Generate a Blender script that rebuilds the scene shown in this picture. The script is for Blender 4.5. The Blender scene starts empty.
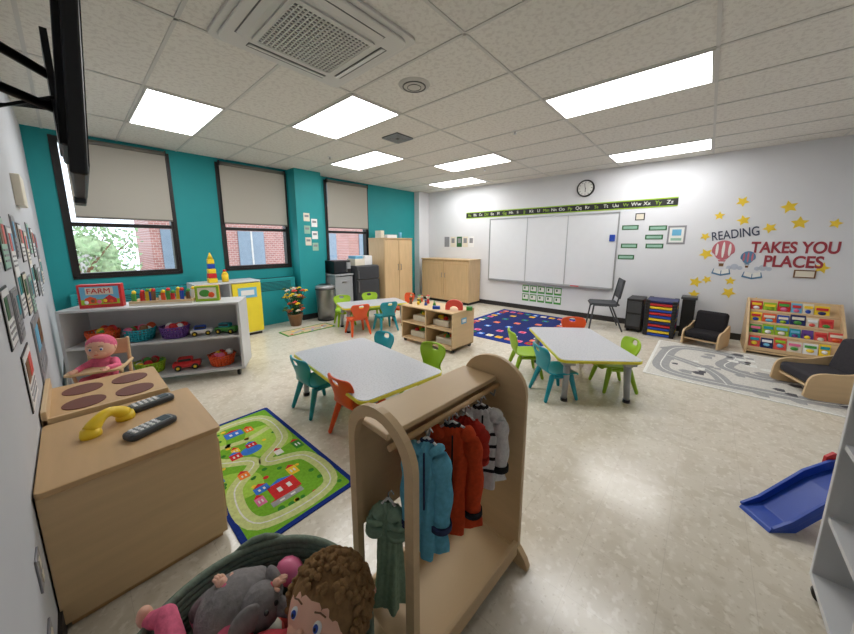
import bpy, bmesh, math, random
from math import sin, cos, pi, radians
from mathutils import Vector, Matrix, Euler
random.seed(7)
sc=bpy.context.scene
sc.view_settings.view_transform='Standard'
sc.view_settings.look='None'
sc.view_settings.exposure=0.07
# ---------------------------------------------------------------- camera
cam=bpy.data.cameras.new('camera'); co=bpy.data.objects.new('camera',cam); sc.collection.objects.link(co)
co.location=(0,0,1.47); co.rotation_euler=(radians(90-9.37),0,radians(-48.5))
cam.sensor_width=36; cam.lens=315/854*36; cam.shift_y=-22/854; cam.clip_start=0.02
sc.camera=co
# ---------------------------------------------------------------- materials
def lin(c):
    return tuple((x/255/12.92) if x/255<=0.04045 else ((x/255+0.055)/1.055)**2.4 for x in c)
MC={}
def mat(name,col,rough=.5,metal=0,var=.06,scale=8,emit=0,bump=0,spec=.5,stretch=None):
    if name in MC: return MC[name]
    m=bpy.data.materials.new(name); m.use_nodes=True; nt=m.node_tree; N=nt.nodes; L=nt.links
    b=N['Principled BSDF']; b.inputs['Roughness'].default_value=rough; b.inputs['Metallic'].default_value=metal
    b.inputs['Specular IOR Level'].default_value=spec
    c=lin(col)
    tc=N.new('ShaderNodeTexCoord'); mp=N.new('ShaderNodeMapping'); L.new(tc.outputs['Object'],mp.inputs[0])
    if stretch: mp.inputs['Scale'].default_value=stretch
    no=N.new('ShaderNodeTexNoise'); no.inputs['Scale'].default_value=scale; no.inputs['Detail'].default_value=4
    L.new(mp.outputs[0],no.inputs['Vector'])
    cr=N.new('ShaderNodeValToRGB'); cr.color_ramp.elements[0].position=.3; cr.color_ramp.elements[1].position=.7
    cr.color_ramp.elements[0].color=(*[max(0,x*(1-var)) for x in c],1); cr.color_ramp.elements[1].color=(*[min(1,x*(1+var)) for x in c],1)
    L.new(no.outputs['Fac'],cr.inputs[0]); L.new(cr.outputs[0],b.inputs['Base Color'])
    if emit:
        b.inputs['Emission Color'].default_value=(*c,1); b.inputs['Emission Strength'].default_value=emit
    if bump:
        bp=N.new('ShaderNodeBump'); bp.inputs['Strength'].default_value=bump; bp.inputs['Distance'].default_value=.01
        L.new(no.outputs['Fac'],bp.inputs['Height']); L.new(bp.outputs[0],b.inputs['Normal'])
    MC[name]=m; return m
def speck(name,base,cols,rough=.4,spec=.5,tile=0):
    m=bpy.data.materials.new(name); m.use_nodes=True; nt=m.node_tree; N=nt.nodes; L=nt.links
    b=N['Principled BSDF']; b.inputs['Roughness'].default_value=rough; b.inputs['Specular IOR Level'].default_value=spec
    tc=N.new('ShaderNodeTexCoord'); cur=None
    rgb=N.new('ShaderNodeRGB'); rgb.outputs[0].default_value=(*lin(base),1); cur=rgb.outputs[0]
    for i,(c,sca,th) in enumerate(cols):
        no=N.new('ShaderNodeTexNoise'); no.inputs['Scale'].default_value=sca; no.inputs['Detail'].default_value=2
        mp=N.new('ShaderNodeMapping'); mp.inputs['Location'].default_value=(i*3.1,i*1.7,i); L.new(tc.outputs['Object'],mp.inputs[0]); L.new(mp.outputs[0],no.inputs['Vector'])
        cr=N.new('ShaderNodeValToRGB'); cr.color_ramp.elements[0].position=th; cr.color_ramp.elements[1].position=min(1,th+.1)
        L.new(no.outputs['Fac'],cr.inputs[0])
        mx=N.new('ShaderNodeMix'); mx.data_type='RGBA'; L.new(cr.outputs[0],mx.inputs[0]); L.new(cur,mx.inputs[6]); mx.inputs[7].default_value=(*lin(c),1)
        cur=mx.outputs[2]
    if tile:
        br=N.new('ShaderNodeTexBrick'); br.offset=0; br.inputs['Scale'].default_value=1; br.inputs['Brick Width'].default_value=tile; br.inputs['Row Height'].default_value=tile
        br.inputs['Mortar Size'].default_value=.0015; br.inputs['Color1'].default_value=(1,1,1,1); br.inputs['Color2'].default_value=(.97,.97,.965,1); br.inputs['Mortar'].default_value=(.88,.87,.86,1)
        L.new(tc.outputs['Object'],br.inputs['Vector'])
        mx=N.new('ShaderNodeMix'); mx.data_type='RGBA'; mx.blend_type='MULTIPLY'; mx.inputs[0].default_value=1; L.new(cur,mx.inputs[6]); L.new(br.outputs[0],mx.inputs[7]); cur=mx.outputs[2]
    L.new(cur,b.inputs['Base Color']); MC[name]=m; return m
birch=mat('birch_wood',(212,182,140),.45,var=.05,scale=3,stretch=(1,1,9))
birch2=mat('birch_wood_edge',(198,162,116),.5,var=.06,scale=3,stretch=(7,1,1))
maple=mat('maple_laminate',(206,176,134),.45,var=.06,scale=3,stretch=(6,6,1))
white=mat('white_laminate',(205,206,208),.4,var=.02)
lgrey=mat('grey_laminate',(160,163,166),.45,var=.03)
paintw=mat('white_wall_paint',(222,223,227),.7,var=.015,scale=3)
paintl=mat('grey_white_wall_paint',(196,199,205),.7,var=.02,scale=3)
teal=mat('teal_wall_paint',(22,146,150),.6,var=.03,scale=3)
black=mat('black_plastic',(22,22,24),.4)
frameb=mat('dark_bronze_frame',(28,25,25),.4)
dgrey=mat('dark_grey_metal',(72,74,78),.4,metal=.3)
steel=mat('brushed_steel',(150,150,150),.35,metal=.8)
chrome=mat('chrome',(200,200,200),.2,metal=1)
paper=mat('paper',(232,232,228),.7,var=.02)
edgey=mat('table_edge_yellow',(222,212,60),.4,var=.03)
C={}
for n,c in dict(teal=(22,148,165),orange=(222,84,32),lime=(150,188,38),red=(200,36,40),blue=(28,70,170),navy=(24,34,92),yellow=(240,205,40),green=(70,150,60),purple=(98,60,140),pink=(226,110,150),skin=(232,178,150),brown=(120,84,50),cream=(226,218,200),sage=(128,150,132),sky=(110,180,215),white=(235,235,235),darkgreen=(40,95,50),grey=(140,140,145),coral=(220,80,70),mint=(150,190,170),lblue=(120,190,210)).items():
    C[n]=mat('plastic_'+n,c,.4,var=.04)
fab=lambda n,c,b=.4: mat('fabric_'+n,c,.9,var=.12,scale=60,bump=b,spec=.15)
# ---------------------------------------------------------------- builder
def ident(): return Matrix.Identity(4)
def cols(x,y,z,t):
    m=Matrix(((x[0],y[0],z[0],t[0]),(x[1],y[1],z[1],t[1]),(x[2],y[2],z[2],t[2]),(0,0,0,1))); return m
XR=6.65; XL=-.19; YB=6.0; H=2.8; YS=-1.6
def WR(Y,z,off=0): return cols((0,-1,0),(0,0,1),(-1,0,0),(XR-off,Y,z))
def WL(Y,z,off=0): return cols((0,1,0),(0,0,1),(1,0,0),(XL+off,Y,z))
def WBk(X,z,off=0,Y=YB): return cols((1,0,0),(0,0,1),(0,-1,0),(X,Y-off,z))
class B:
    def __init__(s,name,loc=(0,0,0),rz=0):
        s.name=name; s.bm=bmesh.new(); s.mats=[]; s.M=ident(); s.loc=loc; s.rz=rz
    def add(s,t,m,smooth=False):
        if m not in s.mats: s.mats.append(m)
        i=s.mats.index(m)
        for f in t.faces: f.material_index=i; f.smooth=smooth if smooth!='side' else (len(f.verts)==4)
        t.transform(s.M)
        me=bpy.data.meshes.new('tmp'); t.to_mesh(me); s.bm.from_mesh(me); bpy.data.meshes.remove(me); t.free()
    def boxc(s,c,size,m,bev=0,rot=None,seg=2):
        t=bmesh.new(); bmesh.ops.create_cube(t,size=1)
        bmesh.ops.scale(t,vec=size,verts=t.verts)
        if bev: bmesh.ops.bevel(t,geom=t.edges[:],offset=bev,segments=seg,profile=.5,affect='EDGES')
        if rot: t.transform(Euler(rot).to_matrix().to_4x4())
        bmesh.ops.translate(t,vec=c,verts=t.verts); s.add(t,m)
    def box(s,x0,x1,y0,y1,z0,z1,m,bev=0):
        s.boxc(((x0+x1)/2,(y0+y1)/2,(z0+z1)/2),(abs(x1-x0),abs(y1-y0),abs(z1-z0)),m,bev)
    def cyl(s,p0,p1,r0,m,r1=None,seg=18,caps=True):
        r1=r0 if r1 is None else r1; p0=Vector(p0); p1=Vector(p1); d=p1-p0
        t=bmesh.new(); bmesh.ops.create_cone(t,cap_ends=caps,segments=seg,radius1=r0,radius2=r1,depth=d.length)
        t.transform(Matrix.Translation((p0+p1)/2)@d.to_track_quat('Z','Y').to_matrix().to_4x4()); s.add(t,m,'side' if seg!=4 else False)
    def sph(s,c,r,m,rot=None,seg=18):
        if not hasattr(r,'__len__'): r=(r,r,r)
        t=bmesh.new(); bmesh.ops.create_uvsphere(t,u_segments=seg,v_segments=max(8,seg*2//3),radius=1)
        bmesh.ops.scale(t,vec=r,verts=t.verts)
        if rot: t.transform(Euler(rot).to_matrix().to_4x4())
        bmesh.ops.translate(t,vec=c,verts=t.verts); s.add(t,m,True)
    def tube(s,pts,rs,m,seg=10):
        if not hasattr(rs,'__len__'): rs=[rs]*len(pts)
        for i in range(len(pts)-1):
            if (Vector(pts[i])-Vector(pts[i+1])).length>1e-5: s.cyl(pts[i],pts[i+1],rs[i],m,rs[i+1],seg,False)
        for p,r in zip(pts,rs): s.sph(p,r,m,seg=seg)
    def sweep(s,pts,rs,m,seg=14,flat=1.):
        t=bmesh.new(); R=[]; n=len(pts); pts=[Vector(p) for p in pts]
        for i,p in enumerate(pts):
            d=(pts[min(n-1,i+1)]-pts[max(0,i-1)]).normalized(); up=Vector((0,0,1)) if abs(d.z)<.9 else Vector((0,1,0))
            a=d.cross(up).normalized(); b_=a.cross(d)
            R.append([t.verts.new(p+a*rs[i]*cos(2*pi*k/seg)+b_*rs[i]*flat*sin(2*pi*k/seg)) for k in range(seg)])
        for i in range(n-1):
            for k in range(seg): t.faces.new((R[i][k],R[i][(k+1)%seg],R[i+1][(k+1)%seg],R[i+1][k]))
        t.faces.new(R[0]); t.faces.new(R[-1]); bmesh.ops.recalc_face_normals(t,faces=t.faces); s.add(t,m,True)
    def prism(s,pts,z0,z1,m,mtx=None,bev=0):
        t=bmesh.new(); vs=[t.verts.new((p[0],p[1],z0)) for p in pts]; f=t.faces.new(vs)
        r=bmesh.ops.extrude_face_region(t,geom=[f]); bmesh.ops.translate(t,vec=(0,0,z1-z0),verts=[v for v in r['geom'] if isinstance(v,bmesh.types.BMVert)])
        bmesh.ops.recalc_face_normals(t,faces=t.faces)
        if bev: bmesh.ops.bevel(t,geom=t.edges[:],offset=bev,segments=2,profile=.5,affect='EDGES')
        if mtx: t.transform(mtx)
        s.add(t,m)
    def ring(s,outer,inner,z0,z1,m,mtx=None,closed=True):
        t=bmesh.new(); n=len(outer)
        V=[[t.verts.new((p[0],p[1],z)) for p in P] for P,z in ((outer,z0),(inner,z0),(outer,z1),(inner,z1))]
        for i in range(n if closed else n-1):
            j=(i+1)%n
            t.faces.new((V[0][i],V[0][j],V[1][j],V[1][i])); t.faces.new((V[2][i],V[2][j],V[3][j],V[3][i]))
            t.faces.new((V[0][i],V[0][j],V[2][j],V[2][i])); t.faces.new((V[1][i],V[1][j],V[3][j],V[3][i]))
        bmesh.ops.recalc_face_normals(t,faces=t.faces)
        if mtx: t.transform(mtx)
        s.add(t,m)
    def lathe(s,prof,c,m,seg=28,smooth=True,fn=None):
        t=bmesh.new(); R=[]
        for k,(r,z) in enumerate(prof):
            row=[]
            for i in range(seg):
                a=2*pi*i/seg; rx=ry=r
                if fn: rx,ry=fn(r,z,a)
                row.append(t.verts.new((c[0]+rx*cos(a),c[1]+ry*sin(a),c[2]+z)))
            R.append(row)
        for k in range(len(R)-1):
            for i in range(seg):
                j=(i+1)%seg; t.faces.new((R[k][i],R[k][j],R[k+1][j],R[k+1][i]))
        bmesh.ops.recalc_face_normals(t,faces=t.faces); s.add(t,m,smooth)
    def torus(s,c,R,r,m,seg=28,k=8,sc_=(1,1)):
        t=bmesh.new(); rows=[]
        for i in range(seg):
            a=2*pi*i/seg; rows.append([t.verts.new((c[0]+(R+r*cos(2*pi*j/k))*cos(a)*sc_[0],c[1]+(R+r*cos(2*pi*j/k))*sin(a)*sc_[1],c[2]+r*sin(2*pi*j/k))) for j in range(k)])
        for i in range(seg):
            for j in range(k):
                t.faces.new((rows[i][j],rows[(i+1)%seg][j],rows[(i+1)%seg][(j+1)%k],rows[i][(j+1)%k]))
        s.add(t,m,True)
    def ribbon(s,pts,w,z,m,closed=False):
        t=bmesh.new(); n=len(pts); L=[];R=[]
        for i in range(n):
            a=Vector(pts[(i-1)%n] if (closed or i>0) else pts[i]); b=Vector(pts[(i+1)%n] if (closed or i<n-1) else pts[i])
            d=(b-a).normalized(); nn=Vector((-d.y,d.x)); p=Vector(pts[i])
            L.append(t.verts.new((p.x+nn.x*w/2,p.y+nn.y*w/2,z))); R.append(t.verts.new((p.x-nn.x*w/2,p.y-nn.y*w/2,z)))
        for i in range(n if closed else n-1):
            j=(i+1)%n; t.faces.new((L[i],R[i],R[j],L[j]))
        s.add(t,m)
    def done(s,parent=None,mods=None):
        me=bpy.data.meshes.new(s.name); s.bm.to_mesh(me); s.bm.free()
        for m in s.mats: me.materials.append(m)
        o=bpy.data.objects.new(s.name,me); sc.collection.objects.link(o); o.location=s.loc; o.rotation_euler=(0,0,s.rz)
        if parent: o.parent=parent
        for k,a in (mods or []):
            md=o.modifiers.new(k,k)
            for kk,vv in a.items(): setattr(md,kk,vv)
        return o
def empty(name,loc=(0,0,0),rz=0):
    e=bpy.data.objects.new(name,None); e.location=loc; e.rotation_euler=(0,0,rz); e.empty_display_size=.1; sc.collection.objects.link(e); return e
def rrect(x0,x1,y0,y1,r,n=6):
    P=[]
    for cx,cy,a0 in ((x1-r,y1-r,0),(x0+r,y1-r,90),(x0+r,y0+r,180),(x1-r,y0+r,270)):
        for i in range(n+1):
            a=radians(a0+90*i/n); P.append((cx+r*cos(a),cy+r*sin(a)))
    return P
def circ(cx,cy,r,n=24,ry=None): 
    ry=ry or r
    return [(cx+r*cos(2*pi*i/n),cy+ry*sin(2*pi*i/n)) for i in range(n)]
def text(name,s_,size,m,mtx,parent=None,ext=.002,bold=0,align='CENTER',xs=1):
    cu=bpy.data.curves.new(name,'FONT'); cu.body=s_; cu.size=size; cu.extrude=ext; cu.align_x=align; cu.align_y='CENTER'; cu.offset=bold
    o=bpy.data.objects.new('tmp_t',cu); sc.collection.objects.link(o); bpy.context.view_layer.update()
    dg=bpy.context.evaluated_depsgraph_get(); me=bpy.data.meshes.new_from_object(o.evaluated_get(dg)); me.name=name
    bpy.data.objects.remove(o)
    me.materials.clear(); me.materials.append(m)
    me.transform(mtx@Matrix.Diagonal((xs,1,1,1)))
    q=bpy.data.objects.new(name,me); sc.collection.objects.link(q)
    if parent: q.parent=parent
    return q
def M2(x,y,z): return Matrix.Translation((x,y,z))
def Mloc(x,y,z,rz): return M2(x,y,z)@Matrix.Rotation(radians(rz),4,'Z')
def spl(pts,n=8,closed=True):
    out=[];m=len(pts); rng=range(m if closed else m-1)
    for i in rng:
        p0,p1,p2,p3=[Vector(pts[(i+k)%m] if closed else pts[max(0,min(m-1,i+k))]) for k in (-1,0,1,2)]
        for j in range(n):
            t=j/n; out.append(tuple(.5*((2*p1)+(-p0+p2)*t+(2*p0-5*p1+4*p2-p3)*t*t+(-p0+3*p1-3*p2+p3)*t**3)))
    if not closed: out.append(tuple(pts[-1]))
    return out
# ---------------------------------------------------------------- room shell
vct=speck('vct_floor',(217,209,193),[((208,199,181),8,.5),((226,219,205),26,.55),((199,189,170),48,.61)],rough=.2,spec=.5,tile=.305)
b=B('floor'); b.box(XL-.1,XR+.1,YS-.1,YB+.2,-.1,0,vct); b.done()
tilem=speck('acoustic_tile',(228,225,218),[((217,213,206),30,.5),((184,180,172),130,.63)],rough=.9,spec=.1)
T=.63; GX0=.6; GY0=.1; LY=1.223
b=B('ceiling'); b.box(XL-.1,XR+.1,YS-.1,YB+.2,H,H+.1,tilem)
gridm=mat('white_tbar',(204,202,197),.5,var=.01)
xs=[GX0+T*k for k in range(-1,11) if XL<GX0+T*k<XR]; ys=[GY0+LY*k for k in range(-1,6) if YS<GY0+LY*k<YB]
for x in xs: b.box(x-.011,x+.011,YS,YB,H-.006,H+.01,gridm)
for y in ys: b.box(XL,XR,y-.011,y+.011,H-.006,H+.01,gridm)
b.done()
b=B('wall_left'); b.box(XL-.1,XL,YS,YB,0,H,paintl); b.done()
b=B('wall_right'); b.box(XR,XR+.1,YS,YB,0,H,paintw); b.done()
b=B('wall_corner_chase'); b.box(6.27,XR,5.82,YB,0,H,paintw); b.done()
b=B('wall_front'); b.box(XL-.1,XR+.1,YS-.1,YS,0,H,paintw); b.done()
WIN=[(0.02,1.12),(1.72,2.82),(3.62,4.70)]; SZ=1.03; TZ=2.74
b=B('wall_back'); prev=XL-.1
for x0,x1 in WIN:
    b.box(prev,x0,YB,YB+.2,0,H,teal); b.box(x0,x1,YB,YB+.2,0,SZ,teal); b.box(x0,x1,YB,YB+.2,TZ,H,teal); prev=x1
b.box(prev,XR+.1,YB,YB+.2,0,H,teal); b.done()
b=B('wall_column'); b.box(2.86,3.38,5.72,YB,0,H,teal); b.done()
bbm=mat('black_baseboard',(38,34,34),.5)
b=B('baseboard_right'); b.box(XR-.012,XR,YS,5.82,0,.1,bbm); b.done()
b=B('baseboard_back'); b.box(XL,2.86,YB-.012,YB,0,.1,bbm); b.box(3.38,6.27,YB-.012,YB,0,.1,bbm); b.box(2.85,3.39,5.708,5.72,0,.1,bbm); b.done()
b=B('baseboard_left'); b.box(XL,XL+.012,YS,YB-.02,0,.1,bbm); b.done()
b=B('radiator_cover'); b.box(-.05,2.8,5.83,5.985,.0,.84,teal,.006)
gd=mat('grille_dark',(10,72,76))
for i in range(70): b.box(.0+i*.04,.025+i*.04,5.85,5.97,.8405,.844,gd)
for k in range(3): b.box(.0+.93*k,.85+.93*k,5.826,5.832,.62,.78,gd)
for k in range(3):
    for j in range(6): b.box(.0+.93*k,.85+.93*k,5.820,5.830,.635+.024*j,.645+.024*j,teal)
b.done()
gm=bpy.data.materials.new('window_glass'); gm.use_nodes=True; nt=gm.node_tree; nt.nodes.clear()
o_=nt.nodes.new('ShaderNodeOutputMaterial'); mx=nt.nodes.new('ShaderNodeMixShader'); tr=nt.nodes.new('ShaderNodeBsdfTransparent'); gl=nt.nodes.new('ShaderNodeBsdfGlossy'); gl.inputs['Roughness'].default_value=.02
mx.inputs[0].default_value=.06; nt.links.new(tr.outputs[0],mx.inputs[1]); nt.links.new(gl.outputs[0],mx.inputs[2]); nt.links.new(mx.outputs[0],o_.inputs[0])
bm_=bpy.data.materials.new('roller_blind_fabric'); bm_.use_nodes=True; nt=bm_.node_tree; nt.nodes.clear()
o_=nt.nodes.new('ShaderNodeOutputMaterial'); mx=nt.nodes.new('ShaderNodeMixShader'); df=nt.nodes.new('ShaderNodeBsdfDiffuse'); tl=nt.nodes.new('ShaderNodeBsdfTranslucent'); no=nt.nodes.new('ShaderNodeTexNoise'); cr=nt.nodes.new('ShaderNodeValToRGB')
no.inputs['Scale'].default_value=200; cr.color_ramp.elements[0].color=(*lin((186,181,170)),1); cr.color_ramp.elements[1].color=(*lin((200,196,186)),1)
nt.links.new(no.outputs['Fac'],cr.inputs[0]); nt.links.new(cr.outputs[0],df.inputs[0]); nt.links.new(cr.outputs[0],tl.inputs[0]); mx.inputs[0].default_value=.18
nt.links.new(df.outputs[0],mx.inputs[1]); nt.links.new(tl.outputs[0],mx.inputs[2]); nt.links.new(mx.outputs[0],o_.inputs[0])
bbar=mat('blind_bar',(110,106,98))
for i,(x0,x1) in enumerate(WIN):
    b=B('window_%d'%(i+1)); f=.055
    y0,y1=YB+.002,YB+.12
    b.box(x0,x0+f,y0,y1,SZ,TZ,frameb); b.box(x1-f,x1,y0,y1,SZ,TZ,frameb); b.box(x0+f,x1-f,y0,y1,SZ,SZ+f,frameb); b.box(x0+f,x1-f,y0,y1,TZ-f,TZ,frameb)
    b.box(x0+f,x1-f,y0+.03,y1-.02,1.68,1.73,frameb); b.box(x0-.012,x1+.012,YB-.012,YB+.002,SZ-.02,SZ+.02,frameb); b.box(x0-.015,x0+.02,YB-.012,YB+.002,SZ,TZ,frameb); b.box(x1-.02,x1+.015,YB-.012,YB+.002,SZ,TZ,frameb)
    b.box(x0+f,x1-f,y0+.06,y0+.066,SZ+f,TZ-f,gm); b.done()
    b=B('roller_blind'); e=.10 if i==0 else .03
    b.box(x0+e,x1-.04,YB-.055,YB-.052,1.80,TZ-.02,bm_); b.box(x0+e,x1-.04,YB-.062,YB-.045,1.78,1.803,bbar); b.cyl((x0+e,YB-.055,TZ-.02),(x1-.04,YB-.055,TZ-.02),.028,bbar)
    b.box(x0+e-.01,x0+e,YB-.09,YB-.014,TZ-.06,TZ+.02,frameb); b.box(x1-.04,x1-.03,YB-.09,YB-.014,TZ-.06,TZ+.02,frameb); b.done()
# exterior
br=bpy.data.materials.new('brick'); br.use_nodes=True; nt=br.node_tree; bt=nt.nodes.new('ShaderNodeTexBrick'); tc=nt.nodes.new('ShaderNodeTexCoord'); mp=nt.nodes.new('ShaderNodeMapping'); mp.inputs['Rotation'].default_value=(radians(90),0,0)
bt.inputs['Scale'].default_value=3.2; bt.inputs['Color1'].default_value=(*lin((160,100,90)),1); bt.inputs['Color2'].default_value=(*lin((182,120,108)),1); bt.inputs['Mortar'].default_value=(*lin((200,186,178)),1)
nt.links.new(tc.outputs['Object'],mp.inputs[0]); nt.links.new(mp.outputs[0],bt.inputs['Vector']); nt.links.new(bt.outputs[0],nt.nodes['Principled BSDF'].inputs['Base Color'])
b=B('brick_building'); b.box(1.75,14,13,16,-4,7,br)
ow=mat('outside_window',(130,145,158),.2); stn=mat('stone',(205,200,192))
for xx in (2.0,4.2,7.4,9.6,11.8):
    for zz in (.3,3.2): b.box(xx,xx+.9,12.95,13.02,zz,zz+1.6,ow); b.box(xx-.08,xx+.98,12.93,12.99,zz-.12,zz,stn); b.box(xx+.42,xx+.48,12.93,12.96,zz,zz+1.6,stn)
b.done()
b=B('distant_building'); b.box(-14,1.0,22,26,-4,1.0,mat('pale_render',(206,206,200))); 
for k in range(8): b.box(-13+1.7*k,-12.2+1.7*k,21.95,22.01,-.9,.3,ow)
b.done()
b=B('street_ground'); b.box(-20,25,8,40,-4.2,-4,mat('asphalt',(120,122,120))); b.done()
leaf=mat('foliage',(150,176,128),.8,var=.5,scale=9); leaf2=mat('foliage_light',(176,196,150),.8,var=.4,scale=9)
b=B('street_tree'); b.cyl((.0,11,-4),(.1,11,1),.12,C['brown'],.06)
for i in range(7):
    a=i*.9; b.tube([(.05,11,.2),(.05+.5*cos(a),11+.4*sin(a),1.0),(.05+1.0*cos(a),11+.6*sin(a),1.5+.2*sin(i))],[.05,.03,.012],C['brown'],6)
t=bmesh.new(); 
for i in range(1500):
    a=random.uniform(0,2*pi); r=random.uniform(.1,1)**.6; zz=random.uniform(-1,1)
    c=Vector((.05+1.25*r*cos(a),11+.9*r*sin(a),1.0+zz*.85)); s_=random.uniform(.03,.07)
    R=Euler((random.uniform(0,6),random.uniform(0,6),0)).to_matrix()
    t.faces.new([t.verts.new(c+R@Vector(q)*s_) for q in ((-1,0,0),(0,-.6,0),(1,0,0),(0,.6,0))])
b.add(t,leaf)
for i in range(14):
    a=random.uniform(0,2*pi); b.sph((.05+.6*cos(a),11+.4*sin(a),1.0+random.uniform(-.5,.5)),random.uniform(.12,.22),leaf2,seg=8)
b.done()
# ---------------------------------------------------------------- ceiling things
lm=bpy.data.materials.new('troffer_diffuser'); lm.use_nodes=True; nb=lm.node_tree.nodes['Principled BSDF']; nb.inputs['Base Color'].default_value=(.9,.9,.9,1); nb.inputs['Emission Color'].default_value=(1,.995,.985,1); nb.inputs['Emission Strength'].default_value=11.5
for k,(x0,y0) in enumerate(((GX0,3),(GX0+2*T,2),(GX0+4*T,3),(GX0+6*T,2),(GX0+8*T,3),(GX0+4*T,0),(GX0+8*T,0))):
    y=GY0+LY*y0
    b=B('ceiling_light_panel'); b.ring([(x0+.012,y+.012),(x0+T-.012,y+.012),(x0+T-.012,y+LY-.012),(x0+.012,y+LY-.012)],[(x0+.03,y+.03),(x0+T-.03,y+.03),(x0+T-.03,y+LY-.03),(x0+.03,y+LY-.03)],H-.012,H,gridm)
    b.box(x0+.03,x0+T-.03,y+.03,y+LY-.03,H-.008,H,lm); b.done()
b=B('air_conditioner_cassette'); acx,acy=1.23,2.07; acw=mat('ac_white',(212,211,207),.4,var=.01); acd=mat('ac_dark',(84,84,84),.6)
b.M=M2(acx,acy,H)
b.prism(rrect(-.48,.48,-.48,.48,.05),-.018,0,acw,bev=.005)
b.prism(rrect(-.44,.44,-.44,.44,.07),-.035,-.018,acw,bev=.008)
b.prism(rrect(-.27,.27,-.27,.27,.03),-.039,-.035,acd)
for i in range(19):
    t=-.255+i*.0283
    b.boxc((t,0,-.042),(.009,.52,.008),acw); b.boxc((0,t,-.044),(.52,.009,.006),acw)
b.ring(rrect(-.285,.285,-.285,.285,.03),rrect(-.262,.262,-.262,.262,.02),-.048,-.034,acw)
for a in range(4):
    b.M=M2(acx,acy,H)@Matrix.Rotation(a*pi/2,4,'Z')
    b.box(-.28,.28,.325,.38,-.0362,-.034,acd); b.boxc((0,.352,-.038),(.55,.044,.006),acw,rot=(.25,0,0))
b.done()
b=B('ceiling_speaker'); b.M=M2(2.13,2.03,H); b.lathe([(0,-.022),(.06,-.022),(.09,-.016),(.125,-.012),(.135,0)],(0,0,0),mat('speaker_white',(190,188,182))); b.ring(circ(0,0,.1),circ(0,0,.09),-.02,-.012,acd); b.ring(circ(0,0,.06),circ(0,0,.055),-.025,-.02,acd); b.done()
b=B('ceiling_vent'); b.M=M2(2.97,3.13,H); b.box(-.14,.14,-.14,.14,-.012,0,acd)
for i in range(5):
    r=.14-.025*i; b.ring([(-r,-r),(r,-r),(r,r),(-r,r)],[(-r+.008,-r+.008),(r-.008,-r+.008),(r-.008,r-.008),(-r+.008,r-.008)],-.02,-.012,lgrey)
b.done()
for x,y in ((3.75,1.9),(2.9,4.6),(5.2,3.2)):
    b=B('sprinkler_head'); b.cyl((x,y,H-.004),(x,y,H),.035,white); b.cyl((x,y,H-.03),(x,y,H),.01,chrome); b.cyl((x,y,H-.034),(x,y,H-.03),.02,chrome); b.done()
# ---------------------------------------------------------------- tables and chairs
ttop=speck('table_laminate',(186,187,192),[((172,173,178),70,.52)],rough=.35)
def table(loc,rz,L,W,h=.43):
    b=B('activity_table',loc,rz)
    b.prism(rrect(-L/2,L/2,-W/2,W/2,.07),h-.03,h-.004,edgey,bev=.004)
    b.prism(rrect(-L/2+.007,L/2-.007,-W/2+.007,W/2-.007,.064),h-.008,h,ttop)
    for sx in (-1,1):
        for sy in (-1,1):
            x,y=sx*(L/2-.1),sy*(W/2-.1)
            b.boxc((x,y,h-.05),(.12,.12,.04),lgrey,.012)
            b.cyl((x,y,h-.05),(x+sx*.015,y+sy*.015,.03),.033,lgrey,.024); b.cyl((x+sx*.015,y+sy*.015,.03),(x+sx*.015,y+sy*.015,0),.03,black)
    b.box(-L/2+.12,L/2-.12,-.02,.02,h-.06,h-.03,dgrey)
    return b.done()
table((1.62,2.2,0),radians(83.5),1.30,.78)
table((3.5,.95,0),radians(38),1.15,.74)
table((3.46,4.36,0),radians(-20),1.15,.6)
def chair(x,y,face,colr):
    rz=radians(face-90)
    e=empty('preschool_chair',(x,y,0),rz)
    m=C[colr]
    st=[(.165,.225,.13),(.16,.25,.15),(.08,.252,.165),(-.02,.245,.165),(-.10,.25,.155),(-.14,.275,.13),(-.158,.315,.108),(-.17,.36,.125),(-.182,.41,.155),(-.195,.455,.168),(-.207,.50,.155),(-.21,.52,.12)]
    nx=8; me=bmesh.new(); G=[]
    for k,(yy,zz,w) in enumerate(st):
        row=[]
        for i in range(nx+1):
            u=-1+2*i/nx; back=max(0,min(1,(zz-.27)/.1)) if k>4 else 0
            row.append(me.verts.new((u*w, yy+back*.045*u*u, zz+(0.012*u*u if k<5 else 0))))
        G.append(row)
    for k in range(len(st)-1):
        for i in range(nx):
            if k in (9,) and 3<=i<=4: continue
            f=me.faces.new((G[k][i],G[k][i+1],G[k+1][i+1],G[k+1][i])); f.smooth=True
    d=bpy.data.meshes.new('seat_shell'); me.to_mesh(d); me.free(); d.materials.append(m)
    o=bpy.data.objects.new('seat_shell',d); sc.collection.objects.link(o); o.parent=e
    md=o.modifiers.new('s','SOLIDIFY'); md.thickness=.018; md.offset=-1; md=o.modifiers.new('ss','SUBSURF'); md.levels=1; md.render_levels=2
    b=B('legs')
    for sx in (-1,1):
        b.tube([(sx*.12,.10,.235),(sx*.155,.15,.016)],[.026,.016],m); b.tube([(sx*.12,-.09,.235),(sx*.155,-.16,.016)],[.026,.016],m)
        b.tube([(sx*.12,.10,.232),(sx*.12,-.09,.232)],.017,m)
    b.tube([(-.12,0,.232),(.12,0,.232)],.012,m)
    b.done(e)
chair(1.34,2.5,0,'teal'); chair(1.35,1.91,0,'orange'); chair(2.0,2.52,180,'teal'); chair(2.06,1.88,180,'lime')
chair(3.28,1.42,-50,'lime'); chair(3.0,1.0,-40,'teal'); chair(3.56,.60,128,'lime'); chair(4.12,1.12,218,'orange')
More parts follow.
